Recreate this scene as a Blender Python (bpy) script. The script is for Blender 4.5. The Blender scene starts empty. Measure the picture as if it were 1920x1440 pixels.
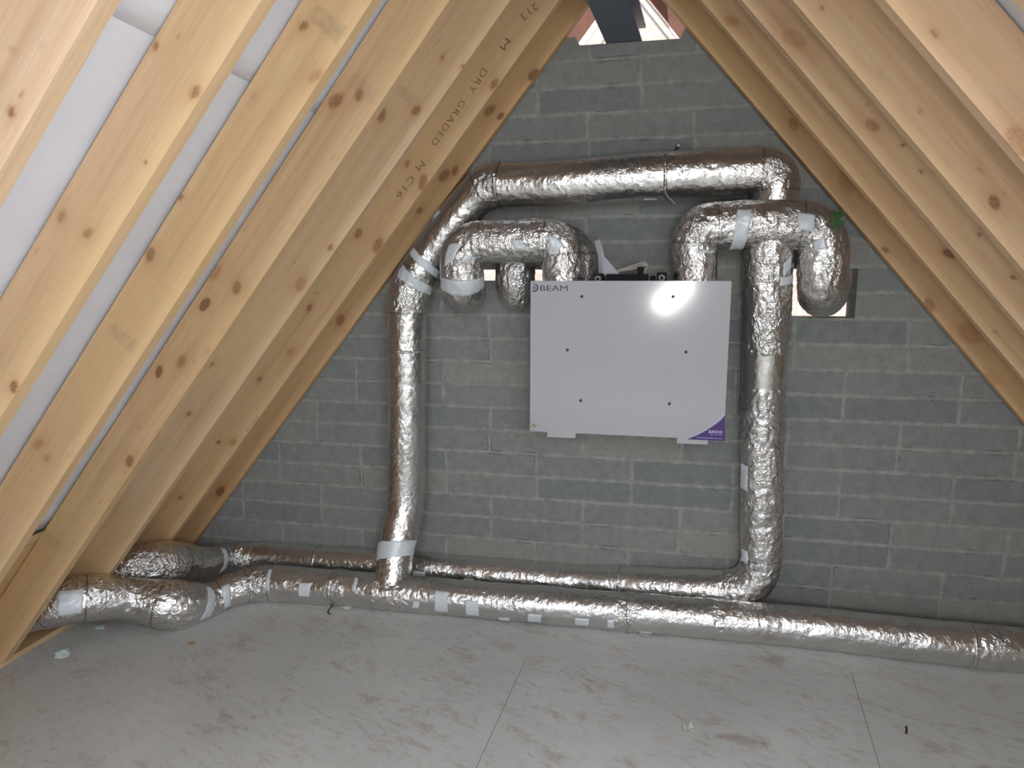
import bpy, bmesh, math, random
from mathutils import Vector, Matrix, noise
random.seed(7)
PI = math.pi
# ------------------------------------------------------------------ camera, world, lights, exposure
F = 1270.9                                  # focal length in pixels of a 1920 px wide frame
CAM = Vector((1.871, -3.105, 1.5337)); YAW = 0.20216; PITCH = -0.1556
fw = Vector((-math.sin(YAW)*math.cos(PITCH), math.cos(YAW)*math.cos(PITCH), math.sin(PITCH)))
rt = Vector((math.cos(YAW), math.sin(YAW), 0)); up = rt.cross(fw)
scene = bpy.context.scene
cd = bpy.data.cameras.new('camera'); cam = bpy.data.objects.new('camera', cd)
scene.collection.objects.link(cam); scene.camera = cam
cd.sensor_width = 36; cd.lens = F/1920*36; cd.clip_start = 0.05
m3 = Matrix((rt, up, -fw)).transposed(); cam.matrix_world = Matrix.Translation(CAM) @ m3.to_4x4()

world = bpy.data.worlds.new('world'); scene.world = world; world.use_nodes = True
wn = world.node_tree.nodes; bgn = wn['Background']
bgn.inputs[0].default_value = (0.80, 0.90, 1.0, 1); bgn.inputs[1].default_value = 0.85
vs = scene.view_settings; vs.view_transform = 'Standard'; vs.look = 'None'; vs.gamma = 1; vs.use_curve_mapping = False
vs.exposure = 0.22

def area(name, loc, target, sx, sy, watts, col, roll=0):
    l = bpy.data.lights.new(name, 'AREA'); l.shape = 'RECTANGLE'; l.size = sx; l.size_y = sy
    l.energy = watts; l.color = col
    o = bpy.data.objects.new(name, l); scene.collection.objects.link(o); o.location = loc
    q = (Vector(target)-Vector(loc)).to_track_quat('-Z', 'Y'); o.rotation_euler = (q.to_matrix() @ Matrix.Rotation(roll, 3, 'Z')).to_euler()
    return o
def point(name, loc, watts, col, rad):
    l = bpy.data.lights.new(name, 'POINT'); l.energy = watts; l.color = col; l.shadow_soft_size = rad
    o = bpy.data.objects.new(name, l); scene.collection.objects.link(o); o.location = loc; return o
# a small hand lamp held beside the phone (three bulbs in a slanting row), and two added fill lamps, one behind and one at right
LAMP = Vector((2.035, -3.22, 1.395))
for k in (-1, 0, 1):
    point('hand_lamp', LAMP + Vector((.072*k, 0, .066*k)), 14, (1.0, 0.98, 0.955), .032)
area('rear_fill', (1.75, -5.9, 2.32), (1.6, -0.6, 0.5), 0.8, 0.75, 38, (0.88, 0.95, 1.0))  # added fill from behind the camera, brightens wall and floor
area('right_slope_fill', (2.50, -2.95, 1.88), (1.0, -2.3, 0.6), 0.7, 0.6, 15, (0.86, 0.93, 1.0))  # added fill floating under the right slope, lifts left underlay and rafter undersides
sun = bpy.data.lights.new('sun', 'SUN'); sun.energy = 6.0; sun.angle = .01; sun.color = (1, .96, .92)
so = bpy.data.objects.new('sun', sun); scene.collection.objects.link(so)
so.rotation_euler = Vector((.12, .40, -.92)).to_track_quat('-Z', 'Y').to_euler()

# ------------------------------------------------------------------ helpers
COL = scene.collection
def pix(px, py):
    return (rt*((px-960)/F) - up*((py-720)/F) + fw)
def at(px, py, Y):
    d = pix(px, py); return CAM + d*((Y-CAM.y)/d.y)
def atz(px, py, z):
    d = pix(px, py); return CAM + d*((z-CAM.z)/d.z)
def tag(o, label=None, cat=None, group=None, kind=None):
    if label: o['label'] = label
    if cat: o['category'] = cat
    if group: o['group'] = group
    if kind: o['kind'] = kind
    return o
def empty(name, loc, label, cat, group=None):
    o = bpy.data.objects.new(name, None); COL.objects.link(o); o.location = loc; o.empty_display_size = .1
    return tag(o, label, cat, group)
def mesh_obj(name, verts, faces, m, parent=None, smooth=False):
    me = bpy.data.meshes.new(name); me.from_pydata([tuple(v) for v in verts], [], faces); me.update()
    return link(name, me, m, parent, smooth)
def link(name, me, m, parent=None, smooth=False):
    if m: me.materials.append(m)
    if smooth:
        me.polygons.foreach_set('use_smooth', [True]*len(me.polygons))
    o = bpy.data.objects.new(name, me); COL.objects.link(o)
    if parent:
        o.parent = parent; o.matrix_parent_inverse = Matrix.Translation(-Vector(parent.location))
    return o
def bm_obj(name, bm, m, parent=None, smooth=False, bevel=0):
    if bevel:
        bmesh.ops.bevel(bm, geom=[e for e in bm.edges if e.calc_length() > bevel*2.2], offset=bevel, segments=2, affect='EDGES')
    bmesh.ops.recalc_face_normals(bm, faces=bm.faces)
    me = bpy.data.meshes.new(name); bm.to_mesh(me); bm.free()
    return link(name, me, m, parent, smooth)
def box(bm, a, b):
    x0, y0, z0 = a; x1, y1, z1 = b
    v = [bm.verts.new(p) for p in ((x0,y0,z0),(x1,y0,z0),(x1,y1,z0),(x0,y1,z0),(x0,y0,z1),(x1,y0,z1),(x1,y1,z1),(x0,y1,z1))]
    for f in ((0,3,2,1),(4,5,6,7),(0,1,5,4),(1,2,6,5),(2,3,7,6),(3,0,4,7)): bm.faces.new([v[i] for i in f])
def prism(bm, pts, y0, y1):
    a = [bm.verts.new((x, y0, z)) for x, z in pts]; b = [bm.verts.new((x, y1, z)) for x, z in pts]
    n = len(pts); bm.faces.new(a); bm.faces.new(b[::-1])
    for i in range(n): bm.faces.new((a[i], b[i], b[(i+1) % n], a[(i+1) % n]))
def slab(bm, pts, thick):
    """polygon of 3D points given thickness along +y"""
    a = [bm.verts.new(p) for p in pts]; b = [bm.verts.new((p[0], p[1]+thick, p[2])) for p in pts]
    n = len(pts); bm.faces.new(a); bm.faces.new(b[::-1])
    for i in range(n): bm.faces.new((a[i], b[i], b[(i+1) % n], a[(i+1) % n]))
def cyl(bm, p0, p1, r, seg=20):
    p0 = Vector(p0); p1 = Vector(p1); d = (p1-p0); M = Matrix.Translation((p0+p1)/2) @ d.to_track_quat('Z', 'Y').to_matrix().to_4x4()
    bmesh.ops.create_cone(bm, cap_ends=True, segments=seg, radius1=r, radius2=r, depth=d.length, matrix=M)
def cable(name, pts, r, m, parent=None, seg=8):
    P = smooth_pts([Vector(p) for p in pts], 8); V = []; Fc = []
    fr = frames(P)
    for i, p in enumerate(P):
        t, a, b = fr[i]
        for k in range(seg):
            an = 2*PI*k/seg; V.append(p + a*math.cos(an)*r + b*math.sin(an)*r)
    for i in range(len(P)-1):
        for k in range(seg):
            Fc.append((i*seg+k, i*seg+(k+1) % seg, (i+1)*seg+(k+1) % seg, (i+1)*seg+k))
    Fc.append(tuple(range(seg))[::-1]); Fc.append(tuple((len(P)-1)*seg+k for k in range(seg)))
    return mesh_obj(name, V, Fc, m, parent, True)
def smooth_pts(P, n):
    out = []
    for i in range(len(P)-1):
        a = P[max(i-1, 0)]; b = P[i]; c = P[i+1]; d = P[min(i+2, len(P)-1)]
        for k in range(n):
            t = k/n
            out.append(0.5*((2*b)+(c-a)*t+(2*a-5*b+4*c-d)*t*t+(3*b-a-3*c+d)*t**3))
    out.append(P[-1]); return out
def frames(P):
    T = []
    for i in range(len(P)):
        T.append((P[min(i+1, len(P)-1)]-P[max(i-1, 0)]).normalized())
    a = T[0].cross(Vector((0.13, 0.9, 0.31))).normalized(); out = []
    for t in T:
        a = (a - t*a.dot(t)).normalized(); out.append((t, a, t.cross(a)))
    return out

# ------------------------------------------------------------------ materials
def mat(name):
    m = bpy.data.materials.new(name); m.use_nodes = True
    nt = m.node_tree; return m, nt, nt.nodes['Principled BSDF']
def N(nt, typ, **kw):
    n = nt.nodes.new(typ)
    for k, v in kw.items():
        if isinstance(k, str) and k.startswith('i_'):
            n.inputs[k[2:].replace('_', ' ')].default_value = v
        else: setattr(n, k, v)
    return n
def math_n(nt, op, a, b=None, c=None, clamp=False):
    n = nt.nodes.new('ShaderNodeMath'); n.operation = op; n.use_clamp = clamp
    for i, v in enumerate((a, b, c)):
        if v is None: continue
        if isinstance(v, (int, float)): n.inputs[i].default_value = v
        else: nt.links.new(v, n.inputs[i])
    return n.outputs[0]
def mixc(nt, f, a, b, mode='MIX'):
    n = nt.nodes.new('ShaderNodeMix'); n.data_type = 'RGBA'; n.blend_type = mode
    for sock, v in ((n.inputs[0], f), (n.inputs[6], a), (n.inputs[7], b)):
        if isinstance(v, (int, float)): sock.default_value = v
        elif isinstance(v, tuple): sock.default_value = (*v, 1) if len(v) == 3 else v
        else: nt.links.new(v, sock)
    return n.outputs[2]
def ramp(nt, f, stops):
    n = nt.nodes.new('ShaderNodeValToRGB'); nt.links.new(f, n.inputs[0])
    e = n.color_ramp.elements
    while len(e) < len(stops): e.new(0.5)
    for i, (p, c) in enumerate(stops):
        e[i].position = p; e[i].color = (c, c, c, 1) if isinstance(c, (int, float)) else (*c, 1)
    return n.outputs[0]
def noise_t(nt, vec, scale, detail=4, rough=.55, dist=0, typ='FBM'):
    n = nt.nodes.new('ShaderNodeTexNoise'); n.inputs['Scale'].default_value = scale
    n.inputs['Detail'].default_value = detail; n.inputs['Roughness'].default_value = rough; n.inputs['Distortion'].default_value = dist
    nt.links.new(vec, n.inputs['Vector']); return n.outputs[0]
def mapping(nt, vec, sc=(1,1,1), rot=(0,0,0), loc=(0,0,0)):
    n = nt.nodes.new('ShaderNodeMapping'); nt.links.new(vec, n.inputs[0])
    n.inputs['Scale'].default_value = sc; n.inputs['Rotation'].default_value = rot; n.inputs['Location'].default_value = loc
    return n.outputs[0]
def bump(nt, h, strength, dist, prev=None):
    n = nt.nodes.new('ShaderNodeBump'); n.inputs['Strength'].default_value = strength; n.inputs['Distance'].default_value = dist
    nt.links.new(h, n.inputs['Height'])
    if prev: nt.links.new(prev, n.inputs['Normal'])
    return n.outputs[0]
def texco(nt): return nt.nodes.new('ShaderNodeTexCoord').outputs['Object']
def attr(nt, name):
    n = nt.nodes.new('ShaderNodeAttribute'); n.attribute_name = name; return n
def simple(name, col, rough=.5, metal=0, noise_amt=0.0, nscale=40):
    m, nt, b = mat(name)
    b.inputs['Roughness'].default_value = rough; b.inputs['Metallic'].default_value = metal
    if noise_amt:
        f = noise_t(nt, texco(nt), nscale, 4)
        c = mixc(nt, f, tuple(max(0, x*(1-noise_amt)) for x in col), tuple(min(1, x*(1+noise_amt)) for x in col))
        nt.links.new(c, b.inputs['Base Color'])
    else: b.inputs['Base Color'].default_value = (*col, 1)
    return m

def block_material():
    m, nt, b = mat('blockwork'); L = nt.links.new
    co = texco(nt)
    wob = noise_t(nt, co, 7, 3); wob2 = noise_t(nt, mapping(nt, co, (1,1,1), (0,0,0), (5,3,9)), 45, 3)
    sp = nt.nodes.new('ShaderNodeSeparateXYZ'); L(co, sp.inputs[0])
    w1 = math_n(nt, 'MULTIPLY_ADD', wob, .014, -.007); w2 = math_n(nt, 'MULTIPLY_ADD', wob2, .009, -.0045)
    w = math_n(nt, 'ADD', w1, w2)
    x = math_n(nt, 'ADD', sp.outputs[0], w); z = math_n(nt, 'ADD', sp.outputs[2], w)
    rowf = math_n(nt, 'DIVIDE', math_n(nt, 'SUBTRACT', z, 0.70), .11)
    row = math_n(nt, 'FLOOR', rowf)
    pair = math_n(nt, 'FLOOR', math_n(nt, 'MULTIPLY', row, .5))
    par = math_n(nt, 'FLOORED_MODULO', math_n(nt, 'ADD', pair, 1), 2)
    # each course drifts a little from the true half bond
    wn1 = nt.nodes.new('ShaderNodeTexWhiteNoise'); wn1.noise_dimensions = '1D'; L(row, wn1.inputs['W'])
    jit = math_n(nt, 'MULTIPLY_ADD', wn1.outputs[0], .03, -.015)
    uf = math_n(nt, 'ADD', math_n(nt, 'SUBTRACT', math_n(nt, 'DIVIDE', x, .45), math_n(nt, 'MULTIPLY', par, .5)), jit)
    colm = math_n(nt, 'FLOOR', uf)
    fu = math_n(nt, 'SUBTRACT', uf, colm); fv = math_n(nt, 'SUBTRACT', rowf, row)
    du = math_n(nt, 'MULTIPLY', math_n(nt, 'MINIMUM', fu, math_n(nt, 'SUBTRACT', 1, fu)), .45)
    dv = math_n(nt, 'MULTIPLY', math_n(nt, 'MINIMUM', fv, math_n(nt, 'SUBTRACT', 1, fv)), .11)
    d = math_n(nt, 'MINIMUM', du, dv)
    patch = noise_t(nt, co, 1.7, 2)
    face = nt.nodes.new('ShaderNodeMapRange'); L(d, face.inputs[0])
    face.inputs[1].default_value = .0048; face.inputs[2].default_value = .0105
    cid = nt.nodes.new('ShaderNodeCombineXYZ'); L(colm, cid.inputs[0]); L(row, cid.inputs[1]); L(par, cid.inputs[2])
    wn2 = nt.nodes.new('ShaderNodeTexWhiteNoise'); wn2.noise_dimensions = '3D'; L(cid.outputs[0], wn2.inputs['Vector'])
    blk = ramp(nt, wn2.outputs[0], [(0, (.195,.205,.205)), (.45, (.25,.252,.236)), (.75, (.215,.214,.217)), (1, (.29,.277,.24))])
    grain = noise_t(nt, co, 260, 3, .8); g2 = noise_t(nt, co, 22, 5, .65)
    blk = mixc(nt, .8, blk, ramp(nt, grain, [(.3, .15), (.7, .85)]), 'OVERLAY')
    blk = mixc(nt, .35, blk, ramp(nt, g2, [(.3, .35), (.7, .66)]), 'OVERLAY')
    mor = mixc(nt, ramp(nt, g2, [(.35, 0), (.65, 1)]), (.235,.24,.225), (.36,.355,.32))
    mor = mixc(nt, .4, mor, ramp(nt, grain, [(.25, .3), (.75, .7)]), 'OVERLAY')
    smear = ramp(nt, noise_t(nt, co, 4.5, 5, .7), [(.42, 0), (.62, 1)])
    fac = math_n(nt, 'MULTIPLY', face.outputs[0], math_n(nt, 'SUBTRACT', 1, math_n(nt, 'MULTIPLY', smear, .22)))
    c = mixc(nt, fac, mor, blk)
    # open joints: thin dark cracks under some blocks
    crack = math_n(nt, 'MULTIPLY', ramp(nt, math_n(nt, 'ABSOLUTE', math_n(nt, 'SUBTRACT', d, .0085)), [(0, 1), (.0022, 0)]),
                   ramp(nt, noise_t(nt, co, 5, 4, .7), [(.55, 0), (.62, 1)]))
    c = mixc(nt, math_n(nt, 'MULTIPLY', crack, .7), c, (.05,.05,.05))
    L(c, b.inputs['Base Color']); b.inputs['Roughness'].default_value = .93
    h = math_n(nt, 'ADD', math_n(nt, 'MULTIPLY', face.outputs[0], .35), math_n(nt, 'MULTIPLY', grain, .5))
    L(bump(nt, h, .65, .005), b.inputs['Normal'])
    return m

def wood_material():
    m, nt, b = mat('sawn_pine'); L = nt.links.new
    co = attr(nt, 'grain_co').outputs['Vector']
    streak = noise_t(nt, mapping(nt, co, (1.2, 34, 34)), 1, 5, .6, .3)
    fine = noise_t(nt, mapping(nt, co, (9, 420, 420)), 1, 3, .6)
    big = noise_t(nt, mapping(nt, co, (1.1, 6, 6)), 1, 3)
    saw = noise_t(nt, mapping(nt, co, (240, 9, 9)), 1, 2)
    c = ramp(nt, streak, [(.25, (.52,.34,.21)), (.5, (.645,.455,.295)), (.75, (.715,.54,.385))])
    c = mixc(nt, ramp(nt, big, [(.35, 0), (.7, 1)]), c, (.68,.48,.28))
    tint = attr(nt, 'tint')
    c = mixc(nt, .8, c, tint.outputs['Color'], 'MULTIPLY')
    vein = ramp(nt, noise_t(nt, mapping(nt, co, (.8, 55, 55), (0,0,0), (7,2,5)), 1, 4, .65, .5), [(.60, 0), (.74, 1)])
    c = mixc(nt, math_n(nt, 'MULTIPLY', vein, .22), c, (.48,.28,.13))
    c = mixc(nt, .30, c, ramp(nt, fine, [(.3, .32), (.7, .68)]), 'OVERLAY')
    c = mixc(nt, .05, c, ramp(nt, saw, [(.3, .3), (.7, .7)]), 'OVERLAY')
    k = attr(nt, 'knot').outputs['Fac']
    kn = noise_t(nt, mapping(nt, co, (90, 160, 160)), 1, 4, .7)
    kk = math_n(nt, 'MULTIPLY', k, math_n(nt, 'MULTIPLY_ADD', kn, 1.1, .45))
    c = mixc(nt, math_n(nt, 'MINIMUM', math_n(nt, 'MULTIPLY', kk, .70), .82), c, mixc(nt, ramp(nt, kk, [(.75, 0), (1.15, 1)]), (.40,.18,.075), (.20,.08,.03)))
    s = attr(nt, 'stain').outputs['Fac']
    c = mixc(nt, s, c, (.19,.155,.12))
    L(c, b.inputs['Base Color']); b.inputs['Roughness'].default_value = .62; b.inputs['Specular IOR Level'].default_value = .3
    L(bump(nt, math_n(nt, 'ADD', fine, math_n(nt, 'MULTIPLY', saw, .4)), .22, .0015), b.inputs['Normal'])
    return m

def foil_material():
    m, nt, b = mat('crinkled_foil'); L = nt.links.new
    co = texco(nt); cr = attr(nt, 'crumple').outputs['Fac']
    nd = nt.nodes.new('ShaderNodeTexNoise'); nd.inputs['Scale'].default_value = 14; nd.inputs['Detail'].default_value = 3; L(co, nd.inputs['Vector'])
    add = nt.nodes.new('ShaderNodeVectorMath'); add.operation = 'MULTIPLY_ADD'
    L(nd.outputs['Color'], add.inputs[0]); add.inputs[1].default_value = (.05,.05,.05); L(co, add.inputs[2])
    def vor(scale, src, sc=(1,1,1), rot=(0,0,0)):
        v = nt.nodes.new('ShaderNodeTexVoronoi'); v.feature = 'F1'; v.inputs['Scale'].default_value = scale; v.inputs['Randomness'].default_value = 1
        L(mapping(nt, src, sc, rot), v.inputs['Vector']); return v.outputs['Distance']
    a1 = vor(54, add.outputs[0], (1, 1, .55), (.5,.6,.2))
    a2 = vor(130, add.outputs[0], (1, .6, 1), (.9,.1,.7))
    fine = noise_t(nt, add.outputs[0], 150, 4, .6, 1.2)
    h = math_n(nt, 'ADD', math_n(nt, 'MULTIPLY', a1, .55), math_n(nt, 'ADD', math_n(nt, 'MULTIPLY', a2, .28), math_n(nt, 'MULTIPLY', fine, .22)))
    mask = ramp(nt, noise_t(nt, co, 9, 3, .6), [(.35, .25), (.65, 1)])
    st = math_n(nt, 'MULTIPLY', cr, mask)
    bp = nt.nodes.new('ShaderNodeBump'); bp.inputs['Distance'].default_value = .013
    L(h, bp.inputs['Height']); L(math_n(nt, 'MULTIPLY_ADD', st, .85, .06, True), bp.inputs['Strength'])
    L(bp.outputs[0], b.inputs['Normal'])
    c = mixc(nt, noise_t(nt, co, 25, 3), (.68,.665,.65), (.80,.785,.76))
    L(c, b.inputs['Base Color']); b.inputs['Metallic'].default_value = 1.0
    L(math_n(nt, 'MULTIPLY_ADD', noise_t(nt, co, 60, 3), .14, .17), b.inputs['Roughness'])
    return m

def floor_material():
    m, nt, b = mat('chipboard_deck'); L = nt.links.new
    co = texco(nt)
    r = mapping(nt, co, (1, 1, 1), (0, 0, .35))
    fl = noise_t(nt, mapping(nt, r, (16, 42, 10)), 1, 5, .75, .6)
    fl2 = noise_t(nt, mapping(nt, r, (4, 9, 4), (0,0,.15), (3,1,0)), 1, 8, .8, .4)
    fine = noise_t(nt, co, 170, 4, .7)
    c = mixc(nt, ramp(nt, noise_t(nt, co, 1.6, 4), [(.3, 0), (.7, 1)]), (.50,.505,.485), (.61,.615,.59))
    c = mixc(nt, math_n(nt, 'MULTIPLY', ramp(nt, fl, [(.52, 0), (.70, 1)]), math_n(nt, 'MULTIPLY_ADD', ramp(nt, noise_t(nt, co, 2.3, 3), [(.4, 0), (.65, 1)]), .62, .2)), c, (.30,.255,.225))
    c = mixc(nt, math_n(nt, 'MULTIPLY', ramp(nt, fl2, [(.54, 0), (.68, 1)]), .85), c, (.35,.265,.225))
    c = mixc(nt, math_n(nt, 'MULTIPLY', ramp(nt, fl2, [(.28, 1), (.40, 0)]), .4), c, (.56,.55,.52))
    c = mixc(nt, .25, c, ramp(nt, fine, [(.3, .35), (.7, .65)]), 'OVERLAY')
    L(c, b.inputs['Base Color']); L(math_n(nt, 'MULTIPLY_ADD', fl2, .3, .42), b.inputs['Roughness'])
    L(bump(nt, math_n(nt, 'ADD', fl, math_n(nt, 'MULTIPLY', fine, .3)), .12, .002), b.inputs['Normal'])
    return m

def brick_material():
    m, nt, b = mat('salmon_brick'); L = nt.links.new
    n = nt.nodes.new('ShaderNodeTexBrick'); co = texco(nt)
    L(mapping(nt, co, (1,1,1), (PI/2,0,0)), n.inputs['Vector'])
    n.inputs['Color1'].default_value = (.86,.64,.57,1); n.inputs['Color2'].default_value = (.82,.58,.50,1); n.inputs['Mortar'].default_value = (.92,.90,.88,1)
    n.inputs['Scale'].default_value = 1; n.inputs['Brick Width'].default_value = .225; n.inputs['Row Height'].default_value = .075; n.inputs['Mortar Size'].default_value = .008
    L(n.outputs[0], b.inputs['Base Color']); b.inputs['Roughness'].default_value = .9
    return m

def membrane_material():
    m, nt, b = mat('roof_underlay'); L = nt.links.new
    co = texco(nt); f = noise_t(nt, co, 6, 3); w = noise_t(nt, mapping(nt, co, (3, 1, 3)), 3, 3)
    L(mixc(nt, f, (.64,.66,.73), (.72,.74,.81)), b.inputs['Base Color']); b.inputs['Roughness'].default_value = .55
    fine = noise_t(nt, co, 500, 2)
    L(bump(nt, math_n(nt, 'ADD', math_n(nt, 'MULTIPLY', w, 3), math_n(nt, 'MULTIPLY', fine, .1)), .25, .01), b.inputs['Normal'])
    return m

M_block = block_material(); M_wood = wood_material(); M_foil = foil_material(); M_floor = floor_material()
M_brick = brick_material(); M_mem = membrane_material()
M_tape = simple('silver_tape', (.66,.70,.73), .42, .12, .06, 30)
M_white = simple('white_enamel', (.41,.41,.425), .12)
M_side = simple('grey_casing', (.45,.46,.48), .5, .2, .05)
M_black = simple('black_plastic', (.014,.015,.018), .75, 0, .2)
M_black.node_tree.nodes['Principled BSDF'].inputs['Specular IOR Level'].default_value = .15
M_screw = simple('screw_steel', (.24,.24,.25), .5, .3, .1)
M_bolt = simple('bright_bolt', (.85,.85,.85), .25, .8, .05)
M_navy = simple('logo_navy', (.02,.014,.07), .4)
M_navy2 = simple('logo_grey_violet', (.10,.09,.2), .4)
M_purple = simple('label_purple', (.045,.012,.14), .35)
M_silver = simple('label_silver', (.42,.42,.50), .35)
M_lilac = simple('label_lilac', (.75,.62,.88), .4)
M_lilac2 = simple('label_lilac_dim', (.36,.22,.62), .4)
M_yellow = simple('warning_yellow', (.62,.55,.05), .4)
M_print = simple('small_print', (.25,.25,.28), .5)
M_ink = simple('stamp_ink', (.25,.165,.10), .8, 0, .4, 400)
M_steelb = simple('primed_steel', (.135,.16,.20), .55, .1, .15, 12)
M_timber_white = simple('white_verge_board', (.85,.85,.84), .5, 0, .03)
M_pinkw = simple('reddish_timber', (.20,.085,.06), .7, 0, .3, 20)
M_cable = simple('beige_cable', (.48,.42,.37), .5, 0, .05)
M_bag = simple('thin_plastic', (.55,.54,.60), .3, 0, .08)
M_leaf = simple('leaf_green', (.025,.085,.012), .6, 0, .5, 80)
M_rubble = simple('pale_mortar', (.50,.58,.55), .9, 0, .25, 90)
M_paper = simple('pale_paper', (.62,.58,.52), .8, 0, .12, 60)
M_dark = simple('gap_shade_black', (.02,.022,.025), .8, 0, .1)  # near-black colour standing in for the shade behind the eaves gap
M_rust = simple('rusty_nail', (.06,.035,.02), .7, .4, .2)
M_seam = simple('chipboard_joint', (.25,.235,.21), .8, 0, .15, 50)

# ------------------------------------------------------------------ setting
KL, KR = 1.226, 1.150                       # tan of the two roof pitches
def zL(x): return 1.223 + KL*(x-.393)        # inner plane of the left rafters
def zR(x): return 2.072 - KR*(x-2.391)
XR = (2.072+KR*2.391-1.223+KL*.393)/(KL+KR)  # ridge x
DEP = .150
def xLz(z, n=0): return .393 + (z-1.223-n*math.hypot(KL, 1))/KL
def xRz(z, n=0): return 2.391 - (z-2.072-n*math.hypot(KR, 1))/KR
WT = .14
zt = 2.522
bm = bmesh.new()
def band(z0, z1, a0=None, b0=None, a1=None, b1=None):
    n = DEP-.01
    prism(bm, [(a0 if a0 is not None else xLz(z0, n), z0), (b0 if b0 is not None else xRz(z0, n), z0),
               (b1 if b1 is not None else xRz(z1, n), z1), (a1 if a1 is not None else xLz(z1, n), z1)], 0, WT)
hz0, hz1 = 1.365, 1.572
hl0, hl1 = at(893, 515, 0).x, at(1024, 515, 0).x
hr0, hr1 = at(1470, 550, 0).x, at(1606, 550, 0).x
band(-.12, hz0)
hzl = 1.520
band(hz0, hzl, None, hr0, None, hr0); band(hzl, hz1, None, hl0, None, hl0); band(hzl, hz1, hl1, hr0, hl1, hr0); band(hz0, hz1, hr1, None, hr1, None)
band(hz1, zt)
xa, xb = at(1087, 88, 0).x, at(1275, 72, 0).x
prism(bm, [(xLz(zt, DEP-.01), zt), (xa, zt), (xa-.02, zt+.035), (xLz(zt+.035, DEP-.01), zt+.035)], 0, WT)
prism(bm, [(xb, zt), (xRz(zt, DEP-.01), zt), (xRz(zt+.04, DEP-.01), zt+.04), (xb+.02, zt+.04)], 0, WT)
tag(bm_obj('wall_back', bm, M_block), kind='structure')

bm = bmesh.new(); box(bm, (-1.4, -6.5, -.10), (4.9, 0, 0)); fl = tag(bm_obj('floor', bm, M_floor), kind='structure')
# joints between the boards, thin sunk-looking strips level with the deck
for i, ((x0, y0), (x1, y1)) in enumerate((((985, 1238), (893, 1440)), ((1596, 1262), (1650, 1440)))):
    a = atz(x0, y0, 0); b = atz(x1, y1, 0); d = (b-a).normalized(); s = Vector((-d.y, d.x, 0))*.0014
    b = a + d*3
    o = mesh_obj('trim_%d' % (i+1), [a-s, a+s, b+s, b-s, *(p-Vector((0, 0, .004)) for p in (a-s, a+s, b+s, b-s))],
                 [(0,1,2,3)] , M_seam); o.location.z = .0008; tag(o, kind='structure')

# roof underlay on both slopes, sagging slightly between the rafters
def slope_pt(side, s, n, y):
    A = math.atan(KL if side == 'L' else KR); c, sn = math.cos(A), math.sin(A)
    if side == 'L':
        x0 = xLz(0); return Vector((x0 + s*c - n*sn, y, s*sn + n*c))
    x0 = xRz(0); return Vector((x0 - s*c + n*sn, y, s*sn + n*c))
def slope_co(side, P):
    A = math.atan(KL if side == 'L' else KR); c, sn = math.cos(A), math.sin(A)
    dx = P.x-xLz(0) if side == 'L' else xRz(0)-P.x
    return dx*c + P.z*sn, -dx*sn + P.z*c
def sheet(side, s0, s1, y0, y1, n0, name):
    V = []; Fc = []; ns = max(3, int((s1-s0)/.06)); ny = max(3, int((y1-y0)/.05))
    for j in range(ny+1):
        for i in range(ns+1):
            s = s0+(s1-s0)*i/ns; y = y0+(y1-y0)*j/ny
            w = .005*noise.noise(Vector((s*2.2, y*5, 1.3))) + .003*noise.noise(Vector((s*9, y*4, 4.1)))
            V.append(slope_pt(side, s, n0+.006+w, y))
    k = ns+1
    for j in range(ny):
        for i in range(ns): Fc.append((j*k+i, j*k+i+1, (j+1)*k+i+1, (j+1)*k+i))
    o = mesh_obj(name, V, Fc, M_mem, None, True); sd = o.modifiers.new('thickness', 'SOLIDIFY'); sd.thickness = .0015; sd.offset = 1
    return tag(o, kind='structure')
smax = 3.95
# the lap of the two underlay sheets lies where the photo shows the thin line across the bays
def ray_plane(px, py, side, n):
    d = pix(px, py); k = (-KL, 1.223-KL*.393) if side == 'L' else (KR, 2.072+KR*2.391)
    c = k[1] + n*math.hypot(k[0], 1); t = (c-(k[0]*CAM.x+CAM.z))/(k[0]*d.x+d.z); return CAM+d*t
slap = slope_co('L', ray_plane(247, 48, 'L', DEP))[0]
sgap = slope_co('L', ray_plane(50, 1008, 'L', DEP))[0]
sheet('L', sgap, slap+.05, -6.5, WT, DEP+.004, 'ceiling')
sheet('L', slap, 4.05, -6.5, WT, DEP, 'ceiling.001')
sheet('R', 0, 4.1, -6.5, WT, DEP, 'ceiling.002')

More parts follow.
